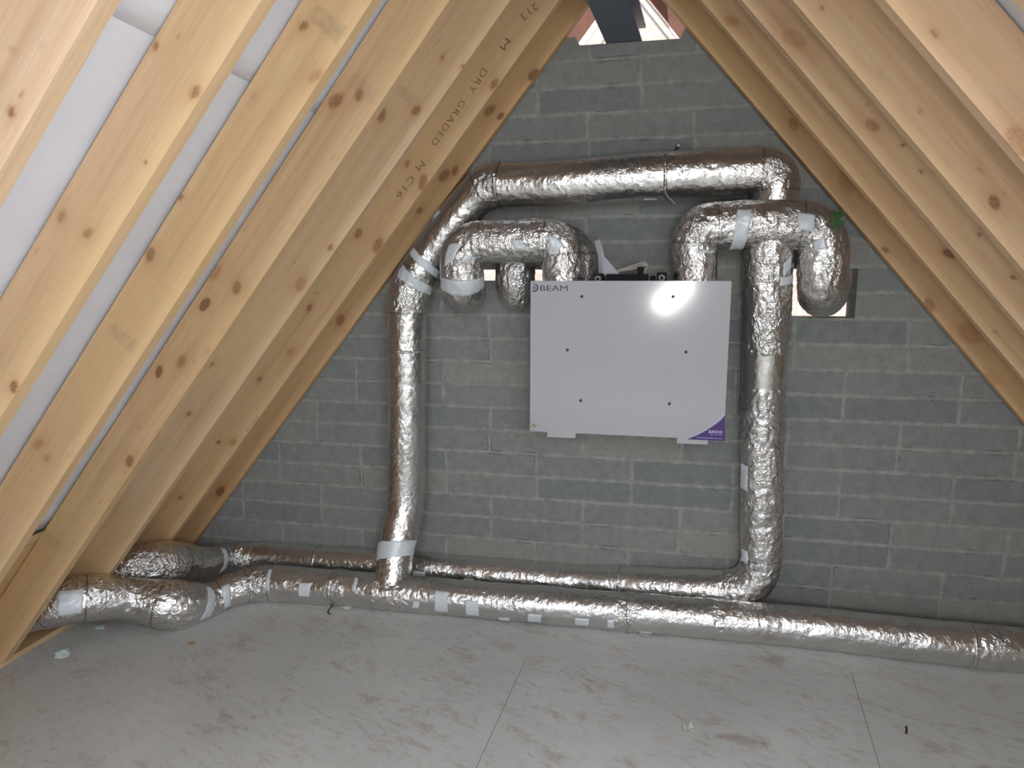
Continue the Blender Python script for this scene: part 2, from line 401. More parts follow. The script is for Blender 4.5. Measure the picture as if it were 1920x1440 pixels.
# ------------------------------------------------------------------ rafters
yl = [-4.23, -3.88, -3.52, -3.17, -2.82, -2.465, -2.122, -1.80, -1.453, -1.112, -.755, -.365, -.05]
yr = [-4.22, -3.87, -3.52, -3.17, -2.82, -2.47, -2.11, -1.76, -1.40, -1.03, -.735, -.425, -.065]
TH = .037
knots = {}
px_knots = [(287,85,7,1),(360,171,11,1),(568,48,9,1),(589,142,12,.8),(629,189,12,1),(673,178,9,1),(715,215,10,1),(780,207,8,1),(867,124,4,1),(829,107,4,1),(927,158,8,1),(918,207,10,1),
 (939,218,5,1.6),(1000,140,8,1.4),(833,329,9,1),(853,320,7,1),(793,342,10,1),(764,307,5,1),(787,395,6,1),(672,438,7,1),(709,460,10,1),(619,464,5,1),(564,533,10,.8),(580,577,6,1.1),(638,600,8,1),
 (118,407,10,.9),(167,438,10,.9),(284,478,12,1),(341,370,6,1),(404,511,12,.8),(444,540,9,1),(384,571,9,1.6),(17,209,8,1.2),(270,304,3,1.3),(71,82,3,1),(36,175,4,1),(37,724,9,1.2),(340,678,10,.9),
 (298,697,8,1.5),(243,865,8,1.1),(78,831,9,.8),(397,683,4,1),(487,711,5,1),(410,829,4,1.2),(437,829,7,.8),(338,933,4,1),(413,921,9,1.15),(94,857,6,.8),(354,776,5,1),(545,660,6,.8),(475,1000,3,1),
 (1371,40,10,.8),(1489,73,15,.7),(1752,64,6,1),(1487,233,8,.9),(1636,235,11,.9),(1909,267,22,.8),(1864,380,11,1.1),(1587,342,13,.7),(1660,469,5,1),(1780,476,9,1.1),(1642,391,6,.8),(1818,624,16,.8),
 (1742,573,9,.9),(1839,427,4,1),(1836,440,4,1),(1895,22,7,1),(1540,16,3,1),(1693,272,3,1.2),(1727,322,3,1.2),(1750,322,2,1),(1724,207,3,1),(1855,710,9,.6),(1900,520,4,1)]
def find_face(px, py):
    d = pix(px, py); best = None
    for side, ys in (('L', yl), ('R', yr)):
        for i, y in enumerate(ys):
            t = (y-CAM.y)/d.y
            if t > 0:
                P = CAM+d*t; s, n = slope_co(side, P)
                if 0 <= n <= DEP and s > 0 and (best is None or t < best[0]): best = (t, side, i, s, n, 'near')
            P = ray_plane(px, py, side, 0); t = (P-CAM).dot(d)/d.dot(d)
            if t > 0 and y <= P.y <= y+TH and (best is None or t < best[0]):
                best = (t, side, i, slope_co(side, P)[0], P.y-y, 'in')
    return best
for px, py, r, st in px_knots:
    b = find_face(px, py)
    if not b: continue
    t, side, i, s, v, face = b
    R_ = r*t/F*1.22
    knots.setdefault((side, i), []).append((face, s, v, R_*random.uniform(1.2, 1.5), R_*random.uniform(.7, .95), random.uniform(-.4, .4), st))
stains = {}
for px, py, hs, hn, st in ((612,42,.022,.050,.42), (760,178,.018,.035,.30), (232,632,.020,.046,.30), (680,165,.02,.05,.16), (476,796,.046,.012,.75), (100,1016,.02,.03,.2)):
    b = find_face(px, py)
    if b: stains.setdefault((b[1], b[2]), []).append((b[5], b[3], b[4], hs, hn, st))
TINT = {'L': [(1,1,1)]*7 + [(1.03,1.0,.92), (1.02,.98,.84), (1.0,.955,.80), (.96,.94,.88), (.98,.91,.76), (.96,.84,.62)],  # tone per rafter; golden ones at left also carry painted warm light
        'R': [(1,1,1)]*8 + [(1.05,1.02,1.0), (1.0,.97,.90), (1.03,.98,.92), (1.0,.92,.80), (.96,.84,.66)]}
SKEW = {('L', -2.465): .035, ('L', -2.122): .035, ('L', -1.80): .030, ('L', -1.453): .010}     # rafters a touch out of square
def make_rafter(side, i, y, label):
    s0 = .06 if side == 'L' else .02
    A = math.atan(KL if side == 'L' else KR)
    s_end = (XR-xLz(0))/math.cos(A) if side == 'L' else (xRz(0)-XR)/math.cos(A)
    s1 = s_end - .006; step = .0075 if y > -2.6 else .05
    ns = int((s1-s0)/step); nv = 22 if y > -2.6 else 4; nt_ = 6 if y > -2.6 else 2
    ks = knots.get((side, i), [])
    rnd = random.Random(i*13+(5 if side == 'R' else 0))
    for _ in range(11):
        ks = ks + [('near', rnd.uniform(s0, s1), rnd.uniform(0.01, DEP), rnd.choice((.003, .004, .005, .010)), rnd.choice((.002, .003, .006)), 0, rnd.uniform(.45, 1))]
    # section loop: near face (outer->inner), inner face, far face, outer face
    sec = [(0, DEP*(1-k/nv), 'near') for k in range(nv)] + [(TH*k/nt_, 0, 'in') for k in range(nt_)] + [(TH, 0, 'far'), (TH, DEP, 'out')]
    V = []; Fc = []; kn = []; gc = []; st = []; m = len(sec)
    ox = rnd.uniform(0, 50)
    bow = rnd.uniform(-.002, .002)
    for a in range(ns+1):
        s = s0+(s1-s0)*a/ns
        for (dy, n, tg) in sec:
            top = n*(KL if side == 'L' else KR)          # plumb cut at the ridge
            u_ = (s-s0)/(s1-s0); ss = s + top*u_ - (n/(KL if side == 'L' else KR))*(1-u_)
            yy = y+dy + bow*math.sin(PI*(s-s0)/(s1-s0)) + SKEW.get((side, y), 0)*(s-2.2)
            V.append(slope_pt(side, ss, n, yy))
            gc.append((ss+ox, dy+i*1.7, n+ (9 if side == 'R' else 0)))
            k_ = 0
            for face, ks_, kv, ka, kb, kr, strength in ks:
                if face == 'near' and tg in ('near',) or (face == 'near' and tg == 'in' and dy == 0): u, v = ss-ks_, n-kv
                elif face == 'in' and tg in ('in', 'far'): u, v = ss-ks_, dy-kv
                else: continue
                if abs(u) > .12: continue
                cu, cv = u*math.cos(kr)+v*math.sin(kr), -u*math.sin(kr)+v*math.cos(kr)
                q = math.sqrt((cu/ka)**2+(cv/kb)**2)
                k_ = max(k_, strength*max(0, min(1, (1.25-q)*1.9)), .38*max(0, 1-q/3.0))
            kn.append(k_)
            e = 0.0
            for face, sa, sv, hs, hn, st_ in stains.get((side, i), []):
                v_ = n if face == 'near' else dy
                if (face == 'near') != (tg == 'near'): continue
                q = max(abs(ss-sa)/hs, abs(v_-sv)/hn); nz = .6+.8*noise.noise(Vector((ss*60, v_*60, px*.0+3)))
                e = max(e, st_*max(0, min(1, (1.1-q)*5))*max(.2, min(1.2, nz)))
            st.append(e)
    for a in range(ns):
        for k in range(m):
            k2 = (k+1) % m
            Fc.append((a*m+k, a*m+k2, (a+1)*m+k2, (a+1)*m+k))
    Fc.append(tuple(range(m))[::-1]); Fc.append(tuple(ns*m+k for k in range(m)))
    me = bpy.data.meshes.new('rafter'); me.from_pydata([tuple(v) for v in V], [], Fc); me.update()
    at_ = me.attributes.new('knot', 'FLOAT', 'POINT'); at_.data.foreach_set('value', kn)
    at_ = me.attributes.new('stain', 'FLOAT', 'POINT'); at_.data.foreach_set('value', st)
    at_ = me.attributes.new('grain_co', 'FLOAT_VECTOR', 'POINT'); at_.data.foreach_set('vector', [c for g in gc for c in g])
    t = TINT[side][i]
    at_ = me.color_attributes.new('tint', 'FLOAT_COLOR', 'POINT'); at_.data.foreach_set('color', [t[0], t[1], t[2], 1]*len(V))
    bmx = bmesh.new(); bmx.from_mesh(me); bmesh.ops.recalc_face_normals(bmx, faces=bmx.faces); bmx.to_mesh(me); bmx.free()
    o = link('rafter', me, M_wood)
    return tag(o, label, 'rafter', 'rafters of the left slope' if side == 'L' else 'rafters of the right slope')
labL = {-2.465: 'pine rafter cut off by the upper left corner of the photo',
        -2.122: 'knotty pine rafter left of the widest grey underlay strip',
        -1.80: 'pine rafter between the wide and the narrower grey underlay strips on the left slope',
        -1.453: 'wide pine rafter just right of the narrower grey underlay strip on the left slope',
        -1.112: 'left slope rafter just right of the thinnest pale underlay sliver',
        -.755: 'left slope rafter two places away from the gable wall, left of the stamped one',
        -.365: 'left slope rafter with the dry graded stamp, next to the last one',
        -.05: 'last left slope rafter fixed tight against the grey block wall'}
labR = {-2.47: 'right slope rafter beyond the upper right corner, farthest from the wall',
        -2.11: 'right slope rafter at the far upper right corner of the photo',
        -1.76: 'right slope rafter at the right edge, fifth out from the gable wall',
        -1.40: 'right slope rafter with a pale bright underside edge and ring knot beside it',
        -1.03: 'right slope rafter fourth from the gable wall, dashed pencil crack along its edge',
        -.735: 'right slope rafter third from the gable wall, with a short split along it',
        -.425: 'right slope rafter second from the gable wall above the green leaves',
        -.065: 'last right slope rafter tight against the block wall, orange tinted'}
for i, y in enumerate(yl):
    if y < -2.9: continue
    make_rafter('L', i, y, labL.get(y, 'pine rafter of the left slope above and beside the camera, outside the photo'))
for i, y in enumerate(yr):
    if y < -2.9: continue
    make_rafter('R', i, y, labR.get(y, 'pine rafter of the right slope beside the camera, outside the photo'))

# grain data for plain timber pieces
def timber(name, bm, label, cat, tint=(1,1,1), axis=1, group=None, kind=None, seed=0, parent=None):
    o = bm_obj(name, bm, M_wood, parent); me = o.data; n = len(me.vertices)
    for a in ('knot', 'stain'):
        at_ = me.attributes.new(a, 'FLOAT', 'POINT'); at_.data.foreach_set('value', [0.0]*n)
    at_ = me.attributes.new('grain_co', 'FLOAT_VECTOR', 'POINT'); L_ = []
    for v in me.vertices:
        c = list(v.co); c[0], c[axis] = c[axis], c[0]; L_ += [c[0]+seed, c[1], c[2]]
    at_.data.foreach_set('vector', L_)
    at_ = me.color_attributes.new('tint', 'FLOAT_COLOR', 'POINT'); at_.data.foreach_set('color', [*tint, 1]*n)
    return tag(o, label, cat, group, kind)
pe = atz(54, 1221, 0).x
bm = bmesh.new(); box(bm, (-1.35, -6.4, .0), (pe, -.5, .022))
timber('sole_plate', bm, 'long pale timber plate lying along the foot of the left rafters', 'timber plate', (1.0,.97,.9), 1, seed=3)
bm = bmesh.new(); P_ = [slope_pt('L', sgap-.06, DEP+.004, 0), slope_pt('L', sgap-.06, DEP+.03, 0), slope_pt('L', -.28, DEP+.03, 0), slope_pt('L', -.28, DEP+.004, 0)]
prism(bm, [(p.x, p.z) for p in P_], -6.4, 0)
timber('eaves_board', bm, 'timber board closing the low eaves behind the left rafters', 'board', (.95,.88,.72), 1, seed=8)
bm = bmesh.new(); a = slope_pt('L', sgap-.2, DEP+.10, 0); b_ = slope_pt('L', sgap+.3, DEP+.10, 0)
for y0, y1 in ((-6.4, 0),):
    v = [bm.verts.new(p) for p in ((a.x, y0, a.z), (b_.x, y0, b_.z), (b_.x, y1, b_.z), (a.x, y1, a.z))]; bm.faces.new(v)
o = bm_obj('eaves_gap_shade', bm, M_dark); sd = o.modifiers.new('t', 'SOLIDIFY'); sd.thickness = .01; tag(o, kind='structure')  # dark sheet added to paint the shade inside the eaves gap

# ------------------------------------------------------------------ steel ridge beam
zb = zt + .002
def onz(px, py): return atz(px, py, zb)
bl0, bl1 = onz(1137, 83), onz(1100, 0); br0, br1 = onz(1203, 78), onz(1179, 0)
c0 = (bl0+br0)/2; dirb = ((bl1+br1)/2-c0); dirb.z = 0; dirb.normalize(); nb = Vector((-dirb.y, dirb.x, 0))
if nb.x < 0: nb = -nb
hw = abs((br0-bl0).dot(nb))/2
root = empty('steel_beam', (c0.x, -.0, zb), 'dark blue grey steel ridge beam resting on top of the block wall', 'beam')
def beam_part(name, h0, h1, w):
    bm = bmesh.new(); s0 = c0 - dirb*.16; s1 = c0 + dirb*6.2
    P = [s0-nb*w, s0+nb*w, s1+nb*w, s1-nb*w]
    a = [bm.verts.new((p.x, p.y, zb+h0)) for p in P]; b = [bm.verts.new((p.x, p.y, zb+h1)) for p in P]
    bm.faces.new(a); bm.faces.new(b[::-1])
    for i in range(4): bm.faces.new((a[i], b[i], b[(i+1) % 4], a[(i+1) % 4]))
    bm_obj(name, bm, M_steelb, root)
beam_part('bottom_flange', 0, .011, hw); beam_part('web', .011, .105, .004); beam_part('top_flange', .105, .116, hw)
# ridge board between the rafter heads
bm = bmesh.new(); box(bm, (XR-.02, -6.4, 2.72), (XR+.02, WT, 2.99))
timber('ridge_board', bm, 'timber ridge board above the steel beam between the rafter heads', 'board', (.8,.6,.5), 1, seed=5)

# ------------------------------------------------------------------ outside the gable: sloping verge timbers and the brick skin
for side, q0, q1, th, nm, m, lab in (
        ('L', (1086,84), (1117,41), .020, 'verge_strip', M_timber_white, 'broad bright white sloping strip outside the gable top, left of the steel beam'),
        ('L', (1117,85), (1130,67), .018, 'verge_strip', M_timber_white, 'short white sloping strip outside the gable top, touching the left side of the beam'),
        ('L', (1082,80), (1114,36), -.13, 'verge_timber', M_pinkw, 'dark red brown sloping timber outside the gable top at left'),
        ('R', (1274,73), (1215,0), .007, 'verge_strip', M_timber_white, 'long thin white line of trim outside the gable top at right'),
        ('R', (1258,76), (1221,29), .008, 'verge_strip', M_timber_white, 'second thin white trim, lower and nearer the beam on the right'),
        ('R', (1277,72), (1218,-2), -.13, 'verge_timber', M_pinkw, 'dark red brown sloping timber outside the gable top at right')):
    yv = .30 if th < 0 else .27
    a, b = at(*q0, yv), at(*q1, yv); d = (b-a).normalized(); a = a-d*.5; b = b+d*.8
    nrm = Vector((d.z, 0, -d.x)); nrm = nrm if nrm.z < 0 else -nrm
    bm = bmesh.new(); prism(bm, [(p.x, p.z) for p in (a, b, b+nrm*th, a+nrm*th)], yv, yv+.02)
    tag(bm_obj(nm, bm, m), lab, 'timber strip')
bm = bmesh.new(); box(bm, (-1.5, 1.60, -.5), (5.5, 1.72, 5.2)); tag(bm_obj('wall_outside', bm, M_brick), kind='structure')

# ------------------------------------------------------------------ ducts
RING = 88
class Duct:
    """insulated duct swept along a path; control point = (Vector, radius, fillet)"""
    def __init__(self, ctrl, seed=0, step=.0065, lump=1.0, crz=.42):
        P = [c[0] for c in ctrl]; n = len(P); segs = []
        path = [(P[0], ctrl[0][1], 0)]
        for i in range(1, n-1):
            a, b, c = P[i-1], P[i], P[i+1]; f = ctrl[i][2]
            f = min(f, (a-b).length*.49, (c-b).length*.49); r = ctrl[i][1]
            if f < .004: path.append((b, r, 0)); continue
            p0 = b+(a-b).normalized()*f; p2 = b+(c-b).normalized()*f
            r0 = ctrl[i-1][1]+(r-ctrl[i-1][1])*(1-f/(a-b).length); r2 = r+(ctrl[i+1][1]-r)*(f/(c-b).length)
            bend = (b-a).angle(c-b) > .5
            for k in range(9):
                t = k/8; w = .30          # rounder than a plain quadratic
                q = p0*(1-t)**2 + b*2*t*(1-t) + p2*t*t
                path.append((q, r0*(1-t)**2 + r*2*t*(1-t) + r2*t*t, 1 if bend else 0))
        path.append((P[-1], ctrl[-1][1], 0))
        # resample
        S = [0]
        for i in range(1, len(path)): S.append(S[-1]+(path[i][0]-path[i-1][0]).length)
        T = S[-1]; m = int(T/step); self.P = []; self.R = []; self.B = []; j = 0; self.S = []
        for k in range(m+1):
            s = T*k/m
            while j < len(S)-2 and S[j+1] < s: j += 1
            u = (s-S[j])/max(1e-9, S[j+1]-S[j]); u = min(max(u, 0), 1)
            self.P.append(path[j][0].lerp(path[j+1][0], u)); self.R.append(path[j][1]*(1-u)+path[j+1][1]*u)
            self.B.append(1 if path[j][2] and path[j+1][2] else 0); self.S.append(s)
        # soften
        for _ in range(6):
            Q = self.P[:]
            for k in range(1, m): Q[k] = (self.P[k-1]+self.P[k]*2+self.P[k+1])/4
            self.P = Q
        self.fr = frames(self.P); self.seed = seed; self.m = m; self.lump = lump
        cr = [crz + (1-crz)*b for b in self.B]
        for _ in range(10): cr = [cr[0]] + [(cr[k-1]+cr[k]*2+cr[k+1])/4 for k in range(1, m)] + [cr[-1]]
        self.cr = cr; self.T = T
    def ns(self, s, th, k, off=0):
        """surface point at sample k, angle th"""
        t, a, b = self.fr[k]; p = self.P[k]; d = a*math.cos(th)+b*math.sin(th)
        q = (p+d*self.R[k])
        c = self.cr[k]
        v = Vector((q.x*1.0+self.seed, q.y, q.z))
        h = .0040*noise.noise(v*7) + .0030*c*noise.noise(v*19)
        w = noise.noise(v*34+Vector((3, 1, 7))*.7); w = 1-abs(w)*2.2
        w2 = noise.noise(Vector((v.x*60, v.y*60, v.z*60))+d*3); w2 = 1-abs(w2)*2.0
        h += c*(.0036*w + .0022*w2)
        return p + d*(self.R[k]+h*self.lump+off)
    def build(self, root, names=('straight_sleeve', 'elbow_sleeve')):
        k = 0; parts = []
        while k < self.m:
            b = self.B[k]; e = k
            while e < self.m and self.B[e] == b: e += 1
            if parts and (e-k < 6 or parts[-1][1]-parts[-1][0] < 6): parts[-1] = (parts[-1][0], min(e+1, self.m), max(parts[-1][2], b))
            else: parts.append((k, min(e+1, self.m), b))
            k = e
        for (k0, k1, b) in parts:
            V = []; Fc = []; cr = []
            for k in range(k0, k1+1):
                for j in range(RING):
                    V.append(self.ns(0, 2*PI*j/RING, k)); cr.append(self.cr[k])
            n = k1-k0
            for k in range(n):
                for j in range(RING):
                    j2 = (j+1) % RING; Fc.append((k*RING+j, k*RING+j2, (k+1)*RING+j2, (k+1)*RING+j))
            if k0 == 0: Fc.append(tuple(range(RING))[::-1])
            if k1 == self.m: Fc.append(tuple(n*RING+j for j in range(RING)))
            o = mesh_obj(names[b], V, Fc, M_foil, root, True)
            at_ = o.data.attributes.new('crumple', 'FLOAT', 'POINT'); at_.data.foreach_set('value', cr)
        self.root = root
        return self
    def near(self, px, py):
        """sample whose centre line passes nearest the given picture point"""
        best = None
        for k, p in enumerate(self.P):
            q = p-CAM; z = q.dot(fw); x = 960+F*q.dot(rt)/z; y = 720-F*q.dot(up)/z
            d = (x-px)**2+(y-py)**2
            if best is None or d < best[0]: best = (d, k)
        return best[1]
    def facing(self, k):
        t, a, b = self.fr[k]; d = (CAM-self.P[k]).normalized(); return math.atan2(d.dot(b), d.dot(a))
    def tape(self, px, py, w, a0, a1, skew=0, name='tape'):
        """w metres along the duct; a0,a1 degrees round from the side that faces the room (screen up or right = +)"""
        k = self.near(px, py); th = self.facing(k); t, a, b = self.fr[k]
        # orient: + towards picture up-right
        e = 0.02; p0 = self.P[k]; dn = a*(-math.sin(th))+b*math.cos(th)
        sg = 1 if (dn.dot(up)+dn.dot(rt)*.3) > 0 else -1
        nu = max(3, int(w/.006)); nv = max(4, int(abs(a1-a0)/5)); V = []; Fc = []; rr = random.Random(int(px*7+py))
        edge = [rr.uniform(-.0025, .0025) for _ in range(nv+1)]
        for i in range(nu+1):
            for j in range(nv+1):
                an = math.radians(a0+(a1-a0)*j/nv); f = j/nv-.5
                ds = (-w/2+w*i/nu) + skew*f + (edge[j] if i in (0, nu) else 0)
                kk = k+ds/(self.T/self.m); kk = min(max(kk, 0), self.m-1.001); k_i = int(kk); u = kk-k_i
                q = self.ns(0, th+sg*an, k_i, .0022).lerp(self.ns(0, th+sg*an, k_i+1, .0022), u)
                V.append(q)
        m = nv+1
        for i in range(nu):
            for j in range(nv): Fc.append((i*m+j, i*m+j+1, (i+1)*m+j+1, (i+1)*m+j))
        o = mesh_obj(name, V, Fc, M_tape, self.root, True)
        sd = o.modifiers.new('t', 'SOLIDIFY'); sd.thickness = .0012; sd.offset = 1
        return o
    def band(self, px, py, w=.006, name='seam_band', h=.003, m=None):
        k = self.near(px, py); V = []; Fc = []; q = max(1, int(round(w/(self.T/self.m)/2)))
        prof = [(-q, .0005), (-q, h), (q, h), (q, .0005)]
        for dk, off in prof:
            kk = min(max(k+dk, 0), self.m)
            for j in range(RING): V.append(self.ns(0, 2*PI*j/RING, kk, off))
        for i in range(len(prof)-1):
            for j in range(RING):
                j2 = (j+1) % RING; Fc.append((i*RING+j, i*RING+j2, (i+1)*RING+j2, (i+1)*RING+j))
        o = mesh_obj(name, V, Fc, m or M_foil, self.root, True)
        if not m:
            at_ = o.data.attributes.new('crumple', 'FLOAT', 'POINT'); at_.data.foreach_set('value', [.9]*len(V))
        return o
def A_(px, py, Y, r=.087, f=0): return (at(px, py, Y), r, f)
def Z_(px, py, z, r=.083, f=0): return (atz(px, py, z), r, f)

# 1 front floor duct
ctrl = [A_(-20,1160,-.97,.088,0), A_(40,1146,-.95,.090,.06), A_(120,1126,-.90,.093,.08), A_(195,1118,-.80,.092,.08), A_(250,1122,-.72,.080,.07), A_(332,1137,-.66,.108,.08), A_(394,1128,-.50,.076,.05),
        Z_(432,1106,.080,.070,.06), Z_(487,1092,.083,.084,.07), Z_(600,1099,.081,.080,.05), Z_(900,1124,.082,.080,.05), Z_(1478,1172,.083,.082,.05), Z_(1830,1211,.084,.083,.05), Z_(2150,1240,.084,.083,0)]
fd = Duct(ctrl, 1, crz=.40)
fd.cr = [max(c, .85) if fd.P[k].x < at(500, 1090, -.3).x else c for k, c in enumerate(fd.cr)]
for px, w_ in ((740, .13), (1170, .06), (1840, .09), (640, .05), (1340, .03)):
    k0 = fd.near(px, 720+ (px*.1)+330)
    for k in range(fd.m+1):
        d = abs(fd.S[k]-fd.S[k0]); fd.cr[k] = max(fd.cr[k], 1-.6*(d/w_)**2)
root = empty('floor_duct', (1.5, -.28, 0), 'front foil wrapped duct lying along the floor with many tape patches', 'duct')
fd.build(root)
for (px, py, w, a0, a1, sk) in ((137,1128,.065,-35,25,0), (372,1136,.05,-48,42,.03), (418,1117,.036,-58,25,.03), (515,1092,.020,-25,48,-.01), (582,1105,.055,-38,8,0),
        (676,1100,.018,-8,38,0), (788,1130,.03,-48,-22,.01), (835,1121,.062,-55,15,0), (893,1128,.060,-62,-5,.0), (950,1150,.05,-72,-55,0), (1005,1140,.06,-68,-32,0), (1093,1155,.062,-62,-32,0), (1146,1155,.03,-62,-28,0),
        (1207,1190,.05,-80,-66,0)):
    fd.tape(px, py, w, a0, a1, sk)
for px in (630, 1176, 1815): fd.band(px, 1099+(px-600)*.088)

# 2 back floor duct and the tall right riser
ctrl = [A_(170,1085,-.60,.085,0), A_(245,1064,-.58,.096,.08), A_(308,1058,-.48,.112,.09), A_(380,1056,-.27,.075,.05), Z_(425,1046,.084,.066,.05), Z_(490,1044,.084,.078,.06),
        Z_(760,1062,.085,.080,.05), Z_(1100,1092,.085,.083,.05), A_(1426,1108,-.125,.084,.16), A_(1427,980,-.125,.083,.05), A_(1430,760,-.15,.084,.05), A_(1440,560,-.21,.089,.05), A_(1441,430,-.245,.090,0)]
bd = Duct(ctrl, 5, crz=.36)
kc = bd.near(1426, 1090)
for k in range(bd.m+1):
    if bd.P[k].x < at(470, 1050, -.1).x: bd.cr[k] = max(bd.cr[k], .9)
    if k > kc: bd.cr[k] = max(bd.cr[k], .92)
    q = bd.P[k]-CAM; pyy = 720-F*q.dot(up)/q.dot(fw)
    if 655 < pyy < 722: bd.cr[k] = .16
root = empty('back_duct', (1.2, -.1, 0), 'foil duct against the wall that turns up into the tall right riser', 'duct')
bd.build(root)
for (px, py, w, a0, a1, sk) in ((403,1052,.028,-60,45,.02), (795,1064,.065,-45,-12,0), (886,1074,.05,-42,-22,0), (685,1060,.03,-50,-38,0), (1396,890,.11,-74,-40,0), (1470,495,.05,35,62,.03), (1466,524,.035,28,72,0), (1402,1035,.06,-66,-36,0)):
    bd.tape(px, py, w, a0, a1, sk)
for px, py in ((598,1048), (1166,1100)): bd.band(px, py)

# 3 left riser, diagonal and top crossover
ctrl = [A_(735,1100,-.29,.080,0), A_(742,1035,-.22,.086,.06), A_(762,945,-.125,.088,.10), A_(763,545,-.125,.089,.11), A_(812,466,-.13,.084,.02), A_(886,374,-.14,.086,.05), A_(925,351,-.15,.090,.05),
        A_(1010,346,-.16,.092,.06), A_(1250,328,-.17,.092,.06), A_(1458,320,-.17,.088,.14), A_(1452,390,-.17,.086,.03), A_(1444,450,-.21,.080,0)]
ctrl[6] = A_(918,348,-.15,.090,.09)
ld = Duct(ctrl, 9, crz=.38)
root = empty('left_riser_duct', (.73, -.12, 0), 'foil duct rising at left, following the rafters and crossing above the white unit', 'duct')
ld.build(root)
for k_, (px, py, w, a0, a1, sk) in enumerate(((746,1030,.078,-95,75,.05), (768,520,.05,-80,60,.03), (793,487,.035,-80,60,.03), (1222,380,.05,-88,-70,0), (858,430,.04,60,85,.0))):
    ld.tape(px, py, w, a0, a1, sk)
ld.band(762, 655, .012, 'clamp_band', .004); ld.band(938, 345, .012, 'clamp_band', .004); ld.band(1247, 328, .016, 'clamp_band', .006)

# 4 right arch out of the unit into the wall opening
ctrl = [A_(1302,545,-.262,.084,0), A_(1302,500,-.262,.084,.02), A_(1302,424,-.262,.090,.13), A_(1440,420,-.262,.089,.03), A_(1547,424,-.262,.088,.12), A_(1540,551,-.25,.089,.12), (at(1546,551,.17), .084, 0)]
ra = Duct(ctrl, 14, crz=.9)
root = empty('right_arch_duct', (2.3, -.26, 1.5), 'foil arch duct from the unit top right into the right wall opening', 'duct')
ra.build(root)
for (px, py, w, a0, a1, sk) in ((1384,423,.052,-85,38,.02), (1503,408,.055,-10,30,-.01), (1548,450,.05,-20,8,.0), (1320,474,.010,5,55,.0)):
    ra.tape(px, py, w, a0, a1, sk)

# 5 front left arch
ctrl = [A_(1056,545,-.265,.084,0), A_(1056,510,-.265,.084,.02), A_(1056,452,-.265,.088,.11), A_(960,452,-.265,.088,.03), A_(865,454,-.265,.088,.12), A_(866,549,-.255,.091,.12), (at(880,549,.20), .088, 0)]
fa = Duct(ctrl, 20, crz=.85)
root = empty('left_arch_duct', (1.3, -.26, 1.5), 'front foil arch duct left of the white unit, wrapped with a white tape band', 'duct')
fa.build(root)
for (px, py, w, a0, a1, sk) in ((866,523,.040,-80,75,.0), (852,474,.07,20,50,.03), (868,470,.05,-30,0,.05), (979,462,.05,-20,5,.02), (1056,455,.06,-35,10,.03), (988,420,.05,50,62,0), (955,418,.03,52,62,0)):
    fa.tape(px, py, w, a0, a1, sk)

# 6 rear left arch
ctrl = [A_(1082,545,-.095,.084,0), A_(1082,510,-.095,.084,.02), A_(1080,462,-.095,.086,.11), A_(1030,462,-.095,.084,.02), A_(966,466,-.095,.082,.09), A_(966,552,-.095,.084,.09), (at(985,552,.20), .08, 0)]
rr_ = Duct(ctrl, 27, crz=.85)
root = empty('rear_arch_duct', (1.35, -.1, 1.5), 'rear foil arch duct half hidden behind the front left arch', 'duct')
rr_.build(root)

# ------------------------------------------------------------------ ventilation unit
YF = -.36
bx0, bx1 = at(994,670,YF).x, at(1365,670,YF).x; bz1 = (at(994,529,YF).z+at(1372,524,YF).z)/2; bz0 = (at(994,808,YF).z+at(1358,826,YF).z)/2
root = empty('ventilation_unit', ((bx0+bx1)/2, -.2, bz0), 'white rectangular heat recovery ventilation unit hung on the block wall', 'ventilation unit')
bm = bmesh.new(); box(bm, (bx0+.012, YF+.014, bz0+.012), (bx1-.012, -.012, bz1-.006)); bm_obj('casing', bm, M_side, root, bevel=.003)
bm = bmesh.new(); box(bm, (bx0, YF, bz0), (bx1, YF+.014, bz1)); bm_obj('front_panel', bm, M_white, root, bevel=.0022)
def F_(px, py, off=0): p = at(px, py, YF-off); return p
for (xa_, xb_, yb_) in ((1026,1079,823), (1270,1327,835)):
    a = F_(xa_, 812); b = F_(xb_, yb_-1)
    bm = bmesh.new(); box(bm, (a.x, YF+.001, b.z), (b.x, YF+.013, bz0+.004)); bm_obj('mounting_tab', bm, M_white, root, bevel=.001)
for px, py in ((1091,556),(1262,556),(1064,656),(1286,660),(1089,751),(1255,757)):
    p = F_(px, py); bm = bmesh.new(); cyl(bm, (p.x, YF-.0035, p.z), (p.x, YF+.004, p.z), .0065, 20)
    s = bm_obj('screw', bm, M_screw, root, True)
    bm = bmesh.new(); box(bm, (p.x-.0012, YF-.0042, p.z-.005), (p.x+.0012, YF-.003, p.z+.005)); box(bm, (p.x-.005, YF-.0042, p.z-.0012), (p.x+.005, YF-.003, p.z+.0012))
    bm_obj('screw_slot', bm, M_black, s)
for px, py in ((1120,523),(1241,521)):
    p = F_(px, py); bm = bmesh.new(); cyl(bm, (p.x, YF+.02, p.z), (p.x, YF+.06, p.z), .013, 24); o = bm_obj('bolt', bm, M_bolt, root, True)
    bm = bmesh.new(); cyl(bm, (p.x, YF+.018, p.z), (p.x, YF+.021, p.z), .006, 16); bm_obj('bolt_socket', bm, M_black, o)
    bm = bmesh.new(); box(bm, (p.x-.02, YF+.03, bz1-.007), (p.x+.02, YF+.10, p.z+.022)); bm_obj('bracket', bm, M_black, root, bevel=.002)
a, b = at(1136,514,YF+.06), at(1216,514,YF+.06)
